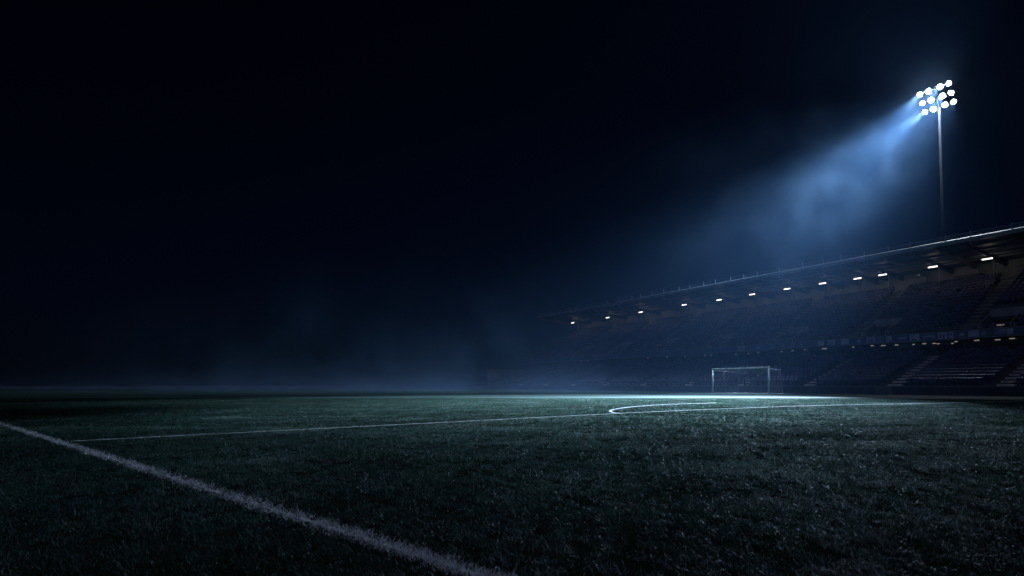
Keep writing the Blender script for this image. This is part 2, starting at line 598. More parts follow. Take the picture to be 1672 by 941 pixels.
mb = MB()
cx = X0
for a, b in sorted(voms, key=lambda v: -v[1]):
    mb.prism(upper_prof(0), cx, -b)
    mb.prism(upper_prof(VROWS), -b, -a)
    cx = -a
mb.prism(upper_prof(0), cx, X1)
part(mb, "upper_terrace", M['dark_concrete'])
for a, b in voms:
    yb = UY + VROWS * UD
    mb = MB()
    mb.box(-b - 0.12, -a + 0.12, yb - 0.16, yb - 0.02, UZ + VROWS * UH - 0.05, UZ + VROWS * UH + 0.75)         # header board
    mb.box(-b - 0.12, -b - 0.002, UY + 0.9, yb - 0.17, UZ + 0.5, UZ + 1.15)
    mb.box(-a + 0.002, -a + 0.12, UY + 0.9, yb - 0.17, UZ + 0.5, UZ + 1.15)
    v = part(mb, "stair_mouth", M['steel'])
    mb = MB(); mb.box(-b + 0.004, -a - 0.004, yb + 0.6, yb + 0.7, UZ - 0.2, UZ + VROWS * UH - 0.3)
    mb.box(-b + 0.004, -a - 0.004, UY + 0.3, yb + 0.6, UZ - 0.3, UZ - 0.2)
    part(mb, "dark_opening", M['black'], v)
    mb = MB()
    for xx in (-b + 0.05, -a - 0.05):
        mb.tube([(xx, UY + 0.45, UZ - 0.2), (xx, UY + 0.45, UZ + 1.25)], 0.035, 6)
        mb.tube([(xx, UY + 0.45, UZ + 1.22), (xx, yb - 0.1, UZ + VROWS * UH + 0.55)], 0.03, 6)
    part(mb, "handrail", M['galv'], v)

# stairs
l_stairs = [1.8, 9.6, 17.4, 25.2, 33.0, 40.8, 48.6, 56.4, 64.2, 72.0, 79.8, 87.6]
for t in l_stairs:
    mb = MB()
    for i in range(LR):
        for h in range(2):
            y = LY + i * LD + h * LD / 2 + 0.003
            z = LZ + (i + 1) * LH + (h * 0.5) * LH - 0.03
            mb.box(-t - 0.55, -t + 0.55, y, LY + (i + 1) * LD - 0.003, LZ + i * LH + 0.004, z + 0.035)
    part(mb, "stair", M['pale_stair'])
for t in u_stairs:
    mb = MB()
    for i in range(UR):
        for h in range(2):
            y = UY + i * UD + h * UD / 2 + 0.003
            z = UZ + (i + 1) * UH + (h * 0.5) * UH - 0.03
            mb.box(-t - 0.5, -t + 0.5, y, UY + (i + 1) * UD - 0.003, UZ + i * UH + 0.004, z + 0.035)
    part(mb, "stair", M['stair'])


# seats
def seat_geo():
    mb = MB()
    w = 0.215
    # rounded backrest, 3 columns x 3 rows front/back, plus tipped up seat pan
    prof = [(-w, 0.30), (-w, 0.72), (-w * 0.75, 0.80), (w * 0.75, 0.80), (w, 0.72), (w, 0.30)]
    f = [(x, 0.40 + 0.12 * (z - 0.3), z) for x, z in prof]
    b = [(x, 0.44 + 0.12 * (z - 0.3), z) for x, z in prof]
    n = len(prof)
    mb._add(f + b, [tuple(range(n)), tuple(range(n, 2 * n))[::-1]] + [(i, n + i, n + (i + 1) % n, (i + 1) % n) for i in range(n)])
    mb._add([(-w, 0.28, 0.36), (w, 0.28, 0.36), (w, 0.39, 0.36), (-w, 0.39, 0.36), (-w, 0.24, 0.66), (w, 0.24, 0.66), (w, 0.30, 0.68), (-w, 0.30, 0.68)],
            [(0, 3, 2, 1), (4, 5, 6, 7), (0, 1, 5, 4), (1, 2, 6, 5), (2, 3, 7, 6), (3, 0, 4, 7)])
    mb.box(-0.05, 0.05, 0.30, 0.46, 0.0, 0.34)
    return mb


SG = seat_geo()
spots = []
for tier in (0, 1):
    rows = LR if tier == 0 else UR
    for i in range(rows):
        yb = (LY + i * LD) if tier == 0 else (UY + i * UD)
        zb = (LZ + (i + 1) * LH) if tier == 0 else (UZ + (i + 1) * UH)
        if tier == 1:
            yb -= 0.0
        x = X0 + 0.5
        while x < X1 - 0.3:
            t = -x
            ok = all(abs(t - s) > 0.85 for s in (l_stairs if tier == 0 else u_stairs))
            if tier == 1 and i <= VROWS + 1:
                ok = ok and all(not (a - 0.4 < t < b + 0.4) for a, b in voms)
            if tier == 1 and i == 0:
                ok = False
            if ok and random.random() > 0.02:
                spots.append((x, yb, zb))
            x += 0.5
wpos = []
for s in spots:
    w = S(-s[0], P0 + s[1], s[2])
    wpos.append((w.length if (w.x / w.y) < 0.905 and w.y > 0 else 1e6, s))
wpos.sort(key=lambda q: q[0])
proto = SG.build("seat", M['seat'], gs)
for k, (_, s) in enumerate(wpos[:100]):
    o = proto if k == 0 else proto.copy()
    if k:
        COL.objects.link(o)
        o.parent = gs
    o.location = s
    o.rotation_euler = (0, 0, 0)
SV = np.array(SG.v)
rest = np.array([s for _, s in wpos[100:]])
allv = (SV[None] + rest[:, None]).reshape(-1, 3)
fl = [len(f) for f in SG.f]
lp = np.array([i for f in SG.f for i in f])
nf = len(rest)
loops = (lp[None] + (np.arange(nf) * len(SV))[:, None]).ravel()
tot = np.tile(np.array(fl), nf)
st = np.concatenate([[0], np.cumsum(tot)[:-1]])
so = np_mesh("seating", allv, loops, st, tot, M['seat'], smooth=False)
so.parent = gs
so['kind'] = 'stuff'

# balcony front, rail, concourse wall and balcony slab
mb = MB(); mb.prism([(9.95, 5.28), (9.95, 5.98), (10.15, 5.98), (10.15, 5.28)], X0, X1)
part(mb, "balcony_front", M['balcony'])
mb = MB()
mb.prism([(9.9, 5.982), (9.9, 6.04), (10.2, 6.04), (10.2, 5.982)], X0, X1)
mb.prism([(9.9, 5.20), (9.9, 5.276), (10.2, 5.276), (10.2, 5.20)], X0, X1)
part(mb, "balcony_trim", M['steel'])
mb = MB()
mb.prism([(10.155, 5.2), (10.155, 5.33), (12.6, 5.33), (12.6, 5.2)], X0, X1)
part(mb, "balcony_slab", M['dark_concrete'])
mb = MB()
mb.tube([(X0, 10.05, 6.42), (X1, 10.05, 6.42)], 0.025, 6)
mb.tube([(X0, 10.05, 6.24), (X1, 10.05, 6.24)], 0.018, 6)
x = X0
while x < X1:
    mb.tube([(x, 10.05, 6.03), (x, 10.05, 6.42)], 0.02, 5)
    x += 1.8
part(mb, "balcony_rail", M['steel'])
mb = MB(); mb.box(X0, X1, 12.5, 12.7, 3.4, 5.2)
part(mb, "concourse_wall", M['concrete'])
for t in (15.5, 25.2, 38.5, 52.0, 66, 80):
    mb = MB(); mb.box(-t - 1.0, -t + 1.0, 12.44, 12.498, 3.53, 5.0)
    part(mb, "doorway", M['black'])

# back wall, columns, kiosks
WZ = UZ + UR * UH
mb = MB(); mb.box(X0, X1, 24.6, 24.8, WZ - 0.6, 15.2)
part(mb, "back_wall", M['wall_paint'])
mb = MB(); mb.box(X0, X0 + 0.25, 0.6, 24.59, 0.0, 4.0); mb.box(X0, X0 + 0.2, 10.8, 24.58, 4.0, 8.0)
part(mb, "end_wall", M['dark_concrete'])

# lights under the roof
LP = 73.5
light_px = [(1612, 423), (1523, 436), (1441, 449), (1400, 455), (1343, 463), (1285, 472), (1228, 481), (1174, 490), (1117, 498), (1046, 510),
            (992, 519), (935, 527.5)]
light_t = [at_p(x, y, LP) for x, y in light_px]
cols_t = []
ts = [q[0] for q in light_t]
for a, b in zip(ts[:-1], ts[1:]):
    if b - a > 2.2:
        cols_t.append((a + b) / 2)
cols_t = [ts[0] - 4.0, ts[0] - 8] + cols_t + [ts[-1] - 0 + 4.2]
for t in cols_t:
    mb = MB(); mb.box(-t - 0.17, -t + 0.17, 23.9, 24.25, WZ, 14.7)
    part(mb, "column", M['steel'])
for t in ts:
    mb = MB(); mb.tube([(-t - 0.05, 21.2, UZ + 13.4 * UH), (-t - 0.05, 21.2, 14.6)], 0.05, 6)
    part(mb, "roof_prop", M['dark_steel'])
kios = [(17.0, 1.4, 1.1), (20.6, 0.7, 0.9), (22.6, 0.5, 1.3), (27.5, 1.2, 1.0), (31.5, 0.8, 0.6), (39.5, 1.0, 0.6)]
for t, hw, h in kios:
    mb = MB(); mb.box(-t - hw, -t + hw, 23.2, 24.55, WZ + 0.004, WZ + h)
    mb.box(-t - hw - 0.08, -t + hw + 0.08, 23.1, 24.56, WZ + h + 0.002, WZ + h + 0.08)
    part(mb, "kiosk", M['dark_steel'])

# roof
RY = 13.5
zf = 0.9 + 0.18 * (P0 + RY) / math.cos(ANG)      # underside of the roof edge
prof = [(RY, zf), (RY, zf + 0.35), (25.4, 14.95), (25.4, 14.55)]
rf = part(MB().prism(prof, X0 - 0.6, X1), "roof", M['roof'])
mb = MB()
mb.prism([(RY - 0.22, zf - 0.04), (RY - 0.30, zf + 0.22), (RY - 0.30, zf + 0.30), (RY - 0.06, zf + 0.44), (RY - 0.004, zf + 0.44), (RY - 0.004, zf - 0.04)], X0 - 0.6, X1)
part(mb, "gutter", M['gutter'], rf)
mb = MB()
mb.tube([(X0, RY - 0.1, zf + 0.82), (X1, RY - 0.1, zf + 0.82)], 0.03, 6)
mb.tube([(X0, RY - 0.1, zf + 0.62), (X1, RY - 0.1, zf + 0.62)], 0.02, 6)
part(mb, "roof_rail", M['gutter'], rf)
x = X0 + 1
k = 0
while x < X1:
    mb = MB(); mb.box(x - 0.05, x + 0.05, RY - 0.14, RY - 0.06, zf + 0.42, zf + 0.98)
    part(mb, "rail_post", M['gutter'], rf)
    if k % 2 == 0:
        mb = MB()
        mb.tube([(x, RY - 0.16, zf - 0.04), (x, RY - 0.10, zf - 0.5), (x + 0.22, RY - 0.05, zf - 0.62), (x + 0.34, RY - 0.05, zf - 0.46)], 0.045, 6)
        part(mb, "bracket", M['gutter'], rf)
    x += random.choice([2.1, 2.6, 3.2])
    k += 1
for t in cols_t + ts:
    mb = MB()
    mb.prism([(RY + 0.1, zf - 0.22), (RY + 0.1, zf - 0.005), (24.5, 14.53), (24.5, 13.9)], -t - 0.09, -t + 0.09)
    part(mb, "roof_beam", M['dark_steel'])
mb = MB()
for y in (15.2, 17.4, 19.6, 21.8):
    zz_ = zf + (14.55 - zf) * (y - RY) / (25.4 - RY)
    mb.box(X0, X1, y - 0.06, y + 0.06, zz_ - 0.16, zz_ - 0.01)
part(mb, "purlin", M['roof'])

# ------------------------------------------------------------------ strip lights under the roof
where = ["first strip light from the right end, the largest", "second strip light from the right end, beside a double post",
         "third strip light from right, just right of its neighbour", "fourth strip light from right, just left of its neighbour",
         "fifth strip light from the right end", "sixth strip light from the right end", "seventh strip light from the right end",
         "eighth strip light from the right end", "fourth strip light from the misty far end", "third strip light from the misty far end",
         "second strip light from the misty far end", "last strip light at the misty far end"]


def point_light(name, loc, power, col, radius=0.1, parent=None):
    l = bpy.data.lights.new(name, 'POINT')
    l.energy = power
    l.color = col
    l.shadow_soft_size = radius
    o = bpy.data.objects.new(name, l)
    COL.objects.link(o)
    o.location = loc
    if parent:
        o.parent = parent
    return o


sl_house = None
for k, (t, z) in enumerate(light_t):
    root = empty("strip_light", S(t, LP, z), ROTZ)
    tag(root, "white " + where[k] + ", under the stand roof", "ceiling light", "strip lights under the stand roof")
    if sl_house is None:
        mb = MB(); mb.box(-0.50, 0.50, -0.12, 0.12, 0.075, 0.17)
        mb.tube([(-0.35, 0, 0.17), (-0.35, 0, 0.42)], 0.02, 5).tube([(0.35, 0, 0.17), (0.35, 0, 0.42)], 0.02, 5)
        sl_house = mb.build("housing", M['dark_steel'], root)
        mb = MB(); mb.tube([(-0.44, 0, 0.0), (-0.40, 0, 0.0), (0.40, 0, 0.0), (0.44, 0, 0.0)], 0.065, 12)
        sl_tube = mb.build("tube", M['tube'], root, smooth=True)
    else:
        for src in (sl_house, sl_tube):
            c = src.copy(); COL.objects.link(c); c.parent = root
    point_light("strip_lamp", (0, 0.3, -0.2), 22.0 * random.uniform(0.6, 1.35), (1.0, 0.84, 0.72), 0.12, root)

# round bulkhead lamp by the back wall
tb, zb = at_p(1500.5, 448, P0 + 24.3)
bl = empty("bulkhead_lamp", S(tb, P0 + 24.55, zb), ROTZ)
tag(bl, "dim round lamp on the back wall left of the second strip light", "wall lamp")
MB().lathe([(0.20, 0.0), (0.20, 0.08), (0.16, 0.10)], (0, 0, 0), (0, -1, 0), 14).build("base", M['steel'], bl)
MB().lathe([(0.15, 0.10), (0.14, 0.15), (0.08, 0.19), (0.02, 0.20)], (0, 0, 0), (0, -1, 0), 14).build("glass", M['dimlamp'], bl, smooth=True)

# ------------------------------------------------------------------ soffit lamps under the balcony
SP = P0 + 10.6
soff = [(1652.5, 553, 1.2), (1629, 555, 1.2), (1595, 556, 1.2), (1561, 558, 0.7), (1555, 561, 0.5), (1532, 561.6, 0.7), (1525.5, 561, 0.9), (1509, 561.4, 1.0),
        (1491.5, 562.7, 0.6), (1464, 563.6, 1.0), (1442, 564.5, 1.3), (1424, 564.7, 0.9), (1393, 567, 0.6), (1346, 569.6, 1.6), (1314, 571.4, 0.8),
        (1294, 573, 0.9), (1276, 574.4, 0.7), (1238, 575.6, 0.8), (1222, 577.4, 0.7), (1201.5, 578.4, 0.6), (1161, 580, 0.9), (1151, 580.2, 0.8), (1118, 582, 0.7),
        (1089, 583, 0.9), (1058, 584, 0.7), (960, 590, 0.8), (949, 587.6, 1.1)]
sp_h = None
for k, (x, y, w) in enumerate(soff):
    t, z = at_p(x, y, SP)
    z = min(z, 5.1)
    root = empty("soffit_lamp", S(t, SP, 5.196), ROTZ)
    size = {True: "long", False: "short"}[w >= 1.0]
    tag(root, "%s warm lamp under the balcony edge, %s lamp from the right" % (size, ORD[k]), "ceiling light", "warm lamps under the balcony edge")
    dz = z - 5.196
    mb = MB(); mb.tube([(0, 0, dz + 0.07), (0, 0, 0)], 0.025, 5); mb.box(-0.2 * w - 0.03, 0.2 * w + 0.03, -0.09, 0.09, dz + 0.05, dz + 0.10)
    mb.build("fitting", M['dark_steel'], root)
    mb = MB(); mb.tube([(-0.16 * w, 0, dz), (0.16 * w, 0, dz)], 0.042, 8)
    mb.build("bulb", M['small'] if x > 1380 or k == 13 else M['small_dim'], root, smooth=True)
t, z = at_p(1633.6, 531, P0 + 11.2)
root = empty("passage_lamp", S(t, P0 + 11.2, z), ROTZ)
tag(root, "dim rectangular lamp beside the stair mouth near the right edge, above the boards", "wall lamp")
MB().box(-0.30, 0.30, 0.0, 0.06, -0.09, 0.09).build("backplate", M['steel'], root)
MB().box(-0.27, 0.27, -0.05, -0.002, -0.055, 0.055).build("diffuser", M['dimlamp'], root, bevel=0.01)
MB().box(-0.03, 0.03, 0.01, 0.05, -(z - 5.95), -0.092).build("bracket", M['steel'], root)

# ------------------------------------------------------------------ advertising boards on the balcony front
BP = P0 + 9.94
boards = [  # px range, style, label
    (1623.5, 1656, 'wide_text', "wide blue board at the right end with a pale block and thin lines"),
    (1602, 1610, 'dash', "small blue board with one short pale dash, second from the right"),
    (1581, 1599, 'pale', "plain pale wide board below the right stair mouth"),
    (1565.5, 1576, 'dash2', "blue board with a pale two line mark, left of the plain pale wide board"),
    (1550, 1557, 'tall', "narrow upright pale board with a dark square inside"),
    (1531, 1547, 'pale_text', "pale board with a ragged dark mark, left of the narrow upright board"),
    (1505, 1528, 'line', "long blue board with one pale line of unreadable lettering"),
    (1485.5, 1501.5, 'pale_notch', "brightest pale board with a dark notch in its lower edge"),
    (1466, 1481, 'dash', "dim blue board with a short dash, left of the brightest pale board"),
    (1447, 1456, 'square', "square pale board right of a dim outlined board"),
    (1431, 1444, 'outline', "dim blue board with two thin pale outlines beside the square pale board"),
    (1415, 1429, 'pale_text2', "pale board crossed by two dark lines, below a stair mouth"),
    (1398, 1407, 'emblem', "dark blue board with a small pale triangular emblem"),
    (1373, 1386, 'pale', "pale board with a small tick to its right, at a stair foot"),
    (1350.6, 1363, 'pale_text2', "second of two faint pale boards left of the stair foot, crossed by lines"),
    (1334.6, 1345, 'pale', "faint plain pale board above the longest soffit lamp"),
    (1306, 1310, 'dash', "tiny faint board with a pale dot in the mist"),
    (1291, 1297.5, 'ring', "small misty board with a pale ring mark"),
    (1275, 1281, 'dash', "small misty board with a faint dash, right of a wide ring mark"),
    (1257, 1265.5, 'ring', "misty board with a wide pale ring, above the goal's right end"),
    (1234, 1241, 'emblem', "misty board with a faint triangular emblem above the goal"),
    (1204.5, 1216, 'pale_text2', "leftmost faint misty board above the middle of the goal"),
]
for xa, xb, style, lab in boards:
    ta, _ = at_p(xa, 555, BP); tb_, _ = at_p(xb, 555, BP)
    tc = (ta + tb_) / 2; hw = abs(ta - tb_) / 2
    root = empty("advertising_board", S(tc, BP, 5.63), ROTZ)
    tag(root, lab, "board", "boards along the balcony front")
    pale = style.startswith(('pale', 'tall', 'square'))
    hh = 0.31
    MB().box(-hw, hw, -0.035, 0.006, -hh, hh).build("panel", M['board'] if pale else M['board_blue'], root)
    mk = MB(); y0, y1 = -0.042, -0.0352
    if style == 'wide_text':
        mk.box(hw * 0.35, hw * 0.95, y0, y1, -0.25, 0.26)
        for r in range(6):
            xs = -hw * 0.5 + r * hw * 0.13
            mk.box(xs, xs + hw * 0.10, y0, y1, 0.05 + 0.03 * (r % 2), 0.22)
        mk.box(-hw * 0.95, hw * 0.3, y0, y1, -0.10, -0.05)
    elif style == 'dash':
        mk.box(-hw * 0.7, hw * 0.7, y0, y1, -0.06, 0.05)
    elif style == 'dash2':
        mk.box(-hw * 0.8, hw * 0.8, y0, y1, -0.10, 0.02).box(-hw * 0.5, hw * 0.7, y0, y1, 0.05, 0.12)
    elif style == 'tall' or style == 'square':
        mk.box(-hw * 0.5, hw * 0.5, y0, y1, -0.03, 0.16) if style == 'tall' else mk.box(-hw * 0.8, hw * 0.8, y0, y1, -0.27, -0.22)
    elif style in ('pale_text', 'pale_text2'):
        n_ = 5
        for r in range(n_):
            xs = -hw * 0.85 + r * hw * 1.7 / n_
            mk.box(xs, xs + hw * 0.26, y0, y1, -0.05 - 0.08 * (r % 2), 0.02 + 0.04 * ((r + 1) % 2))
        mk.box(-hw * 0.8, hw * 0.5, y0, y1, -0.25, -0.19)
    elif style == 'pale_notch':
        mk.box(-hw * 0.55, hw * 0.05, y0, y1, -0.30, -0.10).box(hw * 0.05, hw * 0.5, y0, y1, -0.30, -0.20).box(-hw * 0.8, -hw * 0.2, y0, y1, 0.12, 0.18)
    elif style == 'line':
        xs = -hw * 0.9
        while xs < hw * 0.85:
            wl = random.uniform(0.08, 0.2)
            mk.box(xs, xs + wl, y0, y1, -0.07, 0.08 + random.uniform(0, 0.05))
            xs += wl + 0.05
    elif style == 'outline':
        mk.box(-hw * 0.9, hw * 0.9, y0, y1, 0.18, 0.22).box(-hw * 0.9, hw * 0.9, y0, y1, -0.22, -0.18)
    elif style == 'emblem':
        mk._add([(-hw * 0.8, y0, -0.15), (hw * 0.8, y0, -0.15), (hw * 0.1, y0, 0.2), (-hw * 0.8, y1, -0.15), (hw * 0.8, y1, -0.15), (hw * 0.1, y1, 0.2)],
                [(0, 1, 2), (3, 5, 4), (0, 3, 4, 1), (1, 4, 5, 2), (2, 5, 3, 0)])
    elif style == 'ring':
        pts = [(math.cos(a) * hw * 0.7, -0.045, math.sin(a) * 0.2) for a in [i * math.pi / 8 for i in range(17)]]
        mk.tube(pts, 0.03, 5)
    elif style == 'pale':
        mk.box(-hw * 0.97, hw * 0.97, y0, y1, -0.30, -0.27)
    mk.build("printed_mark", M['mark_dark'] if pale else M['mark_pale'], root)

# ------------------------------------------------------------------ football goal
pr = ground(1255.2, 643.6)
gl_dir = ground(1163, 641.2) - pr
gang = math.atan2(-gl_dir.y, -gl_dir.x)
gd = Vector((math.cos(math.radians(112)), math.sin(math.radians(112)), 0))
GW, GH, GD = 7.5, 2.44, 1.55
gz = math.atan2(-gd.y, -gd.x)            # local +x from far post to near post
goal = empty("football_goal", pr + gd * (GW / 2), gz)
tag(goal, "white football goal with a sagging net in front of the stand wall", "goal")
R_ = 0.08
for s in (-1, 1):
    MB().tube([(s * GW / 2, 0, -0.02), (s * GW / 2, 0, GH)], R_, 14).build("post", M['goal'], goal, smooth=True)
MB().tube([(-GW / 2 - R_, 0, GH + R_), (GW / 2 + R_, 0, GH + R_)], R_, 14).build("crossbar", M['goal'], goal, smooth=True)
for s in (-1, 1):
    MB().tube([(s * GW / 2, GD + 0.25, 0), (s * GW / 2, GD - 0.1, GH - 0.12)], 0.016, 8).build("net_support", M['net'], goal, smooth=True)
mb = MB().tube([(-GW / 2, 0.07, 0.03), (-GW / 2, GD + 0.25, 0.03), (GW / 2, GD + 0.25, 0.03), (GW / 2, 0.07, 0.03)], 0.025, 8)
mb.build("ground_frame", M['net'], goal, smooth=True)
# net: cords over a sagging surface
net = MB()
CR = 0.001


def top_z(x, y):
    u = x / (GW / 2)
    return GH - 0.08 - (1 - u * u) * (0.36 * (y / GD)) - 0.02


def net_pt(x, s):
    """s from 0 (crossbar) over the back (GD) to the ground (GD + GH)"""
    if s <= GD:
        return (x, s, top_z(x, s))
    k = (s - GD) / GH
    z = top_z(x, GD) * (1 - k)
    bulge = 0.18 * math.sin(math.pi * k)
    return (x, GD + 0.25 * k - 0.1 * (1 - k) + bulge * (1 - abs(x) / GW), z)


nx = 46
ss = [i * (GD + GH) / 26 for i in range(27)]
for i in range(nx + 1):
    x = -GW / 2 + GW * i / nx
    net.tube([net_pt(x, s) for s in ss], CR, 3, cap=False)
for s in ss:
    net.tube([net_pt(-GW / 2 + GW * i / 24, s) for i in range(25)], CR, 3, cap=False)
for sd in (-1, 1):
    X = sd * GW / 2
    for j in range(1, 13):
        y = GD * j / 13
        net.tube([(X, y, 0.03), (X, y, top_z(X, y))], CR, 3, cap=False)
    for j in range(1, 15):
        z = GH * j / 15
        net.tube([(X, 0.05, z), (X, GD - 0.1 + 0.35 * (1 - z / GH), z)], CR, 3, cap=False)
net.tube([net_pt(-GW / 2 + GW * i / 24, GD) for i in range(25)], 0.014, 6)
net.tube([(-GW / 2, 0.0, GH - 0.05), (-GW / 2, GD - 0.1, GH - 0.12)], 0.016, 5).tube([(GW / 2, 0.0, GH - 0.05), (GW / 2, GD - 0.1, GH - 0.12)], 0.016, 5)
net.build("net", M['net'], goal)

# dark post behind the goal
t, z = at_p(1216, 622, P0 + 0.45)
po = empty("post", S(t, P0 + 0.45, 0), ROTZ)
tag(po, "slim dark post standing on the stand wall behind the middle of the goal", "post")
MB().box(-0.11, 0.11, -0.06, 0.06, 0.45, 1.5).build("shaft", M['black'], po, bevel=0.01)
MB().box(-0.16, 0.16, -0.1, 0.1, 1.502, 1.62).build("cap", M['black'], po, bevel=0.02)

# ------------------------------------------------------------------ floodlight mast
MP = 84.0
tp, ztop = at_p(1533, 162, MP)
mast = empty("floodlight_mast", S(tp, MP, 0), ROTZ)
tag(mast, "tall slim floodlight mast with twelve glowing lamps above the stand roof", "floodlight")
PZ = ztop
MB().tube([(0, 0, 0), (0, 0, PZ * 0.5), (0, 0, PZ + 1.6)], 0.24, 14, r2=0.12).build("pole", M['pole'], mast, smooth=True)
TAU = math.radians(31)
up = Vector((0, -math.sin(TAU), math.cos(TAU)))          # top of the panel leans towards the pitch
fwd = Vector((0, -math.cos(TAU), -math.sin(TAU)))
rt = Vector((1, 0, 0))
C0 = Vector((0, -0.55, PZ))
xs_ = [-1.62, -0.66, 0.62, 1.55]
rows_ = [1.18, 0.0, -1.18]
fr = MB()
for r in rows_:
    a = C0 + up * r - fwd * 0.42
    fr.tube([a - rt * 1.8, a + rt * 1.75], 0.06, 8)
for xx in (-0.05,):
    fr.tube([C0 + up * 1.4 - fwd * 0.5 + rt * xx, C0 - up * 1.45 - fwd * 0.5 + rt * xx], 0.09, 8)
for r in rows_:
    fr.tube([C0 + up * r - fwd * 0.45 + rt * -0.05, C0 + up * r - fwd * 0.02 + rt * -0.05], 0.045, 6)
fr.tube([Vector((0, 0, PZ)), C0 - fwd * 0.5], 0.1, 8)
fr.build("lamp_frame", M['galv'], mast)
WORLD = Matrix.Translation(S(tp, MP, 0)) @ Matrix.Rotation(ROTZ, 4, 'Z')


def spot(name, loc, target, power, size, blend, radius, col):
    l = bpy.data.lights.new(name, 'SPOT')
    l.energy = power
    l.color = col
    l.spot_size = math.radians(size)
    l.spot_blend = blend
    l.shadow_soft_size = radius
    o = bpy.data.objects.new(name, l)
    COL.objects.link(o)
    o.location = loc
    o.rotation_euler = (Vector(target) - Vector(loc)).to_track_quat('-Z', 'Y').to_euler()
    return o


BLUE = (0.54, 0.77, 1.0)
POOL_P, BEAM_P, HALO_P = 1850000.0, 84000.0, 34000.0
pool_targets = [(11, 37), (8, 34), (21.8, 56), (10, 29), (2, 40), (-2.6, 5.2)]
beam_targets = [(-16, 62), (-24, 74), (-6, 58), (-32, 84), (-14, 86), (9.5, 20)]
k = 0
first = None
for ri, r in enumerate(rows_):
    for ci, xx in enumerate(xs_):
        c = C0 + up * r + rt * xx
        sc_ = 0.80 if ci in (1, 2) else 0.70
        h = MB().lathe([(0.10, -0.40), (0.20, -0.36), (0.34, -0.16), (0.41, 0.02), (0.43, 0.04), (0.41, 0.06), (0.37, 0.035)], (0, 0, 0), fwd, 20)
        ho = h.build("floodlamp", M['dark_steel'], mast, smooth=True) if first is None else first[0].copy()
        if first is None:
            le = MB().lathe([(0.37, 0.04), (0.30, 0.075), (0.15, 0.10), (0.03, 0.105)], (0, 0, 0), fwd, 20).build("lens", M['lamp'], ho, smooth=True)
            first = (ho, le)
        else:
            COL.objects.link(ho); ho.parent = mast
            le = first[1].copy(); COL.objects.link(le); le.parent = ho
        ho.location = c
        ho.scale = (sc_,) * 3
        wl = WORLD @ (c + fwd * 0.35)
        if k % 2 == 0:
            tx, ty = pool_targets[k // 2]
            near = k // 2 == 5
            spot("floodlight_spot", wl, (tx, ty, 0), POOL_P * (0.08 if near else 0.30 if k // 2 == 2 else 1.0), 9.5 if near else 13 if k // 2 == 2 else 19, 1.0, 0.25,
                 (0.52, 0.64, 1.0) if near else BLUE)
        else:
            tx, ty = beam_targets[k // 2]
            mid = k // 2 == 5
            spot("floodlight_spot", wl, (tx, ty, 0), POOL_P * 0.17 if mid else BEAM_P, 13.5 if mid else 46, 1.0, 0.25, BLUE)
        k += 1
for xx in (-1.1, 1.1):
    c = WORLD @ (C0 + rt * xx + fwd * 0.6)
    tg = WORLD @ (C0 + rt * xx + fwd * 0.6 + Vector((0, -7, 7)))
    spot("added_halo_spot", c, tg, HALO_P, 118, 1.0, 0.3, BLUE)  # two added spots aimed upward, only to light a halo in the haze

# ------------------------------------------------------------------ haze, smoke, mist
hz = MB(); hz.box(-140, 130, -12, 190, -1.004, 60)
hm = bpy.data.materials.new("haze_air")
hm.use_nodes = True
nt = hm.node_tree
nt.nodes.remove(nt.nodes["Principled BSDF"])
pv = nt.nodes.new("ShaderNodeVolumePrincipled")
pv.inputs["Color"].default_value = (0.26, 0.52, 1.0, 1)
pv.inputs["Density"].default_value = 0.00011
pv.inputs["Anisotropy"].default_value = 0.35
nt.links.new(pv.outputs[0], nt.nodes["Material Output"].inputs["Volume"])
hm.cycles.homogeneous_volume = True
tag(hz.build("haze", hm), "thin blue night haze over the whole ground", "haze", kind="stuff")


def ellipsoid(name, center, radii, rot, material, n=24, m=14):
    mb = MB(); vs = []
    for i in range(m + 1):
        a = math.pi * i / m
        for j in range(n):
            b = 2 * math.pi * j / n
            vs.append((math.sin(a) * math.cos(b), math.sin(a) * math.sin(b), math.cos(a)))
    fs = []
    for i in range(m):
        for j in range(n):
            fs.append((i * n + j, (i + 1) * n + j, (i + 1) * n + (j + 1) % n, i * n + (j + 1) % n))
    mb._add(vs, fs)
    o = mb.build(name, material)
    o.location = center
    o.scale = radii
    o.rotation_euler = rot
    return o


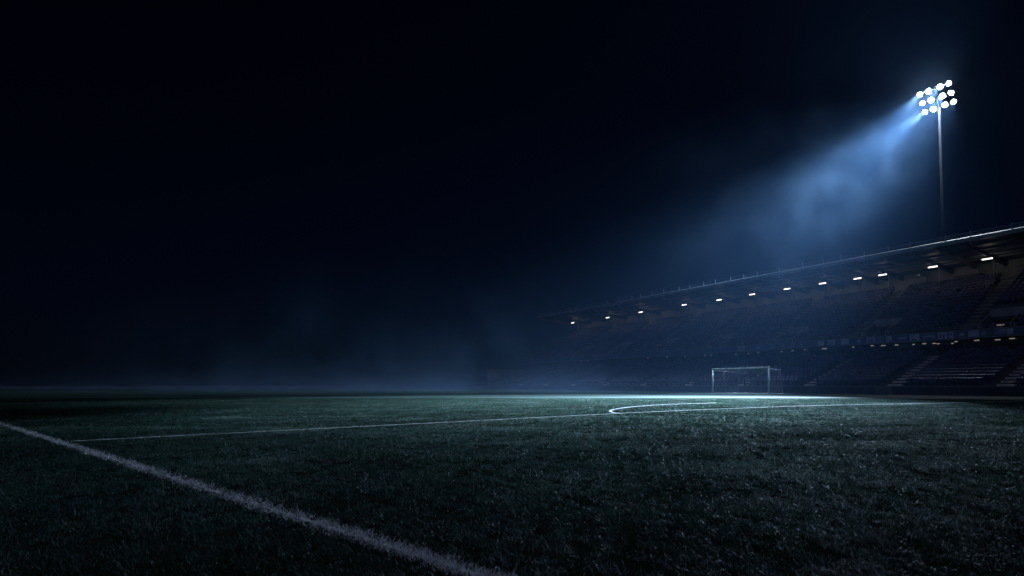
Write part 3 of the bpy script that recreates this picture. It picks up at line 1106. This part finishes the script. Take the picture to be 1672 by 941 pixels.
def smoke_mat(name, dens, nscale, lo, hi, color, aniso, power=1.0, low=False, distort=0.6):
    m = bpy.data.materials.new(name)
    m.use_nodes = True
    nt = m.node_tree
    nt.nodes.remove(nt.nodes["Principled BSDF"])
    pv = nt.nodes.new("ShaderNodeVolumePrincipled")
    pv.inputs["Color"].default_value = color + (1,)
    pv.inputs["Anisotropy"].default_value = aniso
    tc = nt.nodes.new("ShaderNodeTexCoord")
    ln = nt.nodes.new("ShaderNodeVectorMath"); ln.operation = 'LENGTH'
    nt.links.new(tc.outputs["Object"], ln.inputs[0])
    mr = nt.nodes.new("ShaderNodeMapRange")
    mr.interpolation_type = 'SMOOTHSTEP'
    mr.inputs[1].default_value = 0.08; mr.inputs[2].default_value = 0.99
    mr.inputs[3].default_value = 1.0; mr.inputs[4].default_value = 0.0
    nt.links.new(ln.outputs["Value"], mr.inputs[0])
    g = nt.nodes.new("ShaderNodeNewGeometry")
    nz = nt.nodes.new("ShaderNodeTexNoise")
    nz.inputs["Scale"].default_value = nscale
    nz.inputs["Detail"].default_value = 6
    nz.inputs["Roughness"].default_value = 0.62
    nz.inputs["Distortion"].default_value = distort
    nt.links.new(g.outputs["Position"], nz.inputs["Vector"])
    m2 = nt.nodes.new("ShaderNodeMapRange")
    m2.inputs[1].default_value = lo; m2.inputs[2].default_value = hi
    m2.inputs[3].default_value = 0.0; m2.inputs[4].default_value = dens
    nt.links.new(nz.outputs["Fac"], m2.inputs[0])
    mu = nt.nodes.new("ShaderNodeMath"); mu.operation = 'MULTIPLY'
    nt.links.new(mr.outputs[0], mu.inputs[0]); nt.links.new(m2.outputs[0], mu.inputs[1])
    last = mu
    if low:
        sp = nt.nodes.new("ShaderNodeSeparateXYZ")
        nt.links.new(g.outputs["Position"], sp.inputs[0])
        ex = nt.nodes.new("ShaderNodeMapRange")
        ex.inputs[1].default_value = 0.0; ex.inputs[2].default_value = low
        ex.inputs[3].default_value = 1.0; ex.inputs[4].default_value = 0.0
        nt.links.new(sp.outputs[2], ex.inputs[0])
        pw_ = nt.nodes.new("ShaderNodeMath"); pw_.operation = 'POWER'
        nt.links.new(ex.outputs[0], pw_.inputs[0]); pw_.inputs[1].default_value = 2.6
        m3 = nt.nodes.new("ShaderNodeMath"); m3.operation = 'MULTIPLY'
        nt.links.new(mu.outputs[0], m3.inputs[0]); nt.links.new(pw_.outputs[0], m3.inputs[1])
        last = m3
    nt.links.new(last.outputs[0], pv.inputs["Density"])
    nt.links.new(pv.outputs[0], nt.nodes["Material Output"].inputs["Volume"])
    return m


sm_rate = 0.6
lampw = WORLD @ C0
bdir = (Vector((-8, 36, 0)) - lampw).normalized()
rot = bdir.to_track_quat('X', 'Z').to_euler()
sm = smoke_mat("floodlit_smoke", 0.00074, 0.17, 0.50, 0.64, (0.42, 0.66, 1.0), 0.25, distort=0.5)
sm.cycles.volume_step_rate = sm_rate
o = ellipsoid("smoke", lampw + bdir * 32 + Vector((0, 0, 1.0)), (32, 18, 17), rot, sm)
tag(o, "bluish smoke drifting in the beam left of the floodlight mast", "smoke", kind="stuff")
hm2 = smoke_mat("lamp_bloom_mist", 0.00024, 0.5, 0.2, 0.6, (0.66, 0.80, 1.0), 0.2)  # added mist ball, stands in for lens bloom round the lamps
hm2.cycles.volume_step_rate = 0.5
o = ellipsoid("smoke", lampw + Vector((0, 0, 0)), (9, 9, 9), (0, 0, 0), hm2)
tag(o, "added ball of thin pale mist standing in for bloom round the floodlight head", "smoke", kind="stuff")
mm = smoke_mat("ground_mist_air", 0.010, 0.075, 0.45, 0.63, (0.35, 0.60, 1.0), 0.3, low=26.0)
o = ellipsoid("mist", (-22, 82, 0.0), (52, 42, 30), (0, 0, 0), mm)
tag(o, "tall wispy blue mist over the dark far left of the pitch", "mist", kind="stuff")
fm = smoke_mat("ground_fog_air", 0.014, 0.12, 0.34, 0.66, (0.44, 0.62, 1.0), 0.3, low=6.0)
o = ellipsoid("mist", (-16, 76, 0.0), (72, 42, 6.5), (0.0, 0, 0), fm)
tag(o, "thin pale ground mist lying low round the goal and far pitch edge", "mist", kind="stuff")

# ------------------------------------------------------------------ night sky and moonlight
w = bpy.data.worlds.new("World")
sc.world = w
w.use_nodes = True
nt = w.node_tree
bg = nt.nodes["Background"]
sky = nt.nodes.new("ShaderNodeTexSky")
sky.sky_type = 'NISHITA'
sky.sun_disc = False
MOON_EL, MOON_AZ = math.radians(24), math.radians(205)
sky.sun_elevation = MOON_EL
sky.sun_rotation = MOON_AZ
tint = nt.nodes.new("ShaderNodeMix"); tint.data_type = 'RGBA'; tint.blend_type = 'MULTIPLY'
tint.inputs["Factor"].default_value = 1.0
tint.inputs["B"].default_value = (0.16, 0.34, 1.0, 1)
nt.links.new(sky.outputs[0], tint.inputs["A"])
nt.links.new(tint.outputs["Result"], bg.inputs["Color"])
bg.inputs["Strength"].default_value = 0.0008
sun = bpy.data.lights.new("moonlight", 'SUN')
sun.energy = 0.09
sun.angle = math.radians(0.5)
sun.color = (0.62, 0.58, 1.0)
so_ = bpy.data.objects.new("moonlight", sun)
COL.objects.link(so_)
md = Vector((math.sin(MOON_AZ) * math.cos(MOON_EL), math.cos(MOON_AZ) * math.cos(MOON_EL), math.sin(MOON_EL)))
so_.rotation_euler = (-md).to_track_quat('-Z', 'Y').to_euler()

# ------------------------------------------------------------------ render settings
sc.view_settings.view_transform = 'Standard'
sc.view_settings.look = 'None'
sc.view_settings.exposure = 0.0
sc.view_settings.gamma = 1.0
sc.view_settings.use_curve_mapping = False
cy = sc.cycles
cy.max_bounces = 4
cy.diffuse_bounces = 2
cy.glossy_bounces = 2
cy.transmission_bounces = 2
cy.volume_bounces = 0
cy.transparent_max_bounces = 8
cy.use_denoising = True
cy.denoiser = 'OPENIMAGEDENOISE'
cy.volume_step_rate = 0.7
cy.volume_max_steps = 256
cy.sample_clamp_indirect = 3.0
cy.caustics_reflective = False
cy.caustics_refractive = False
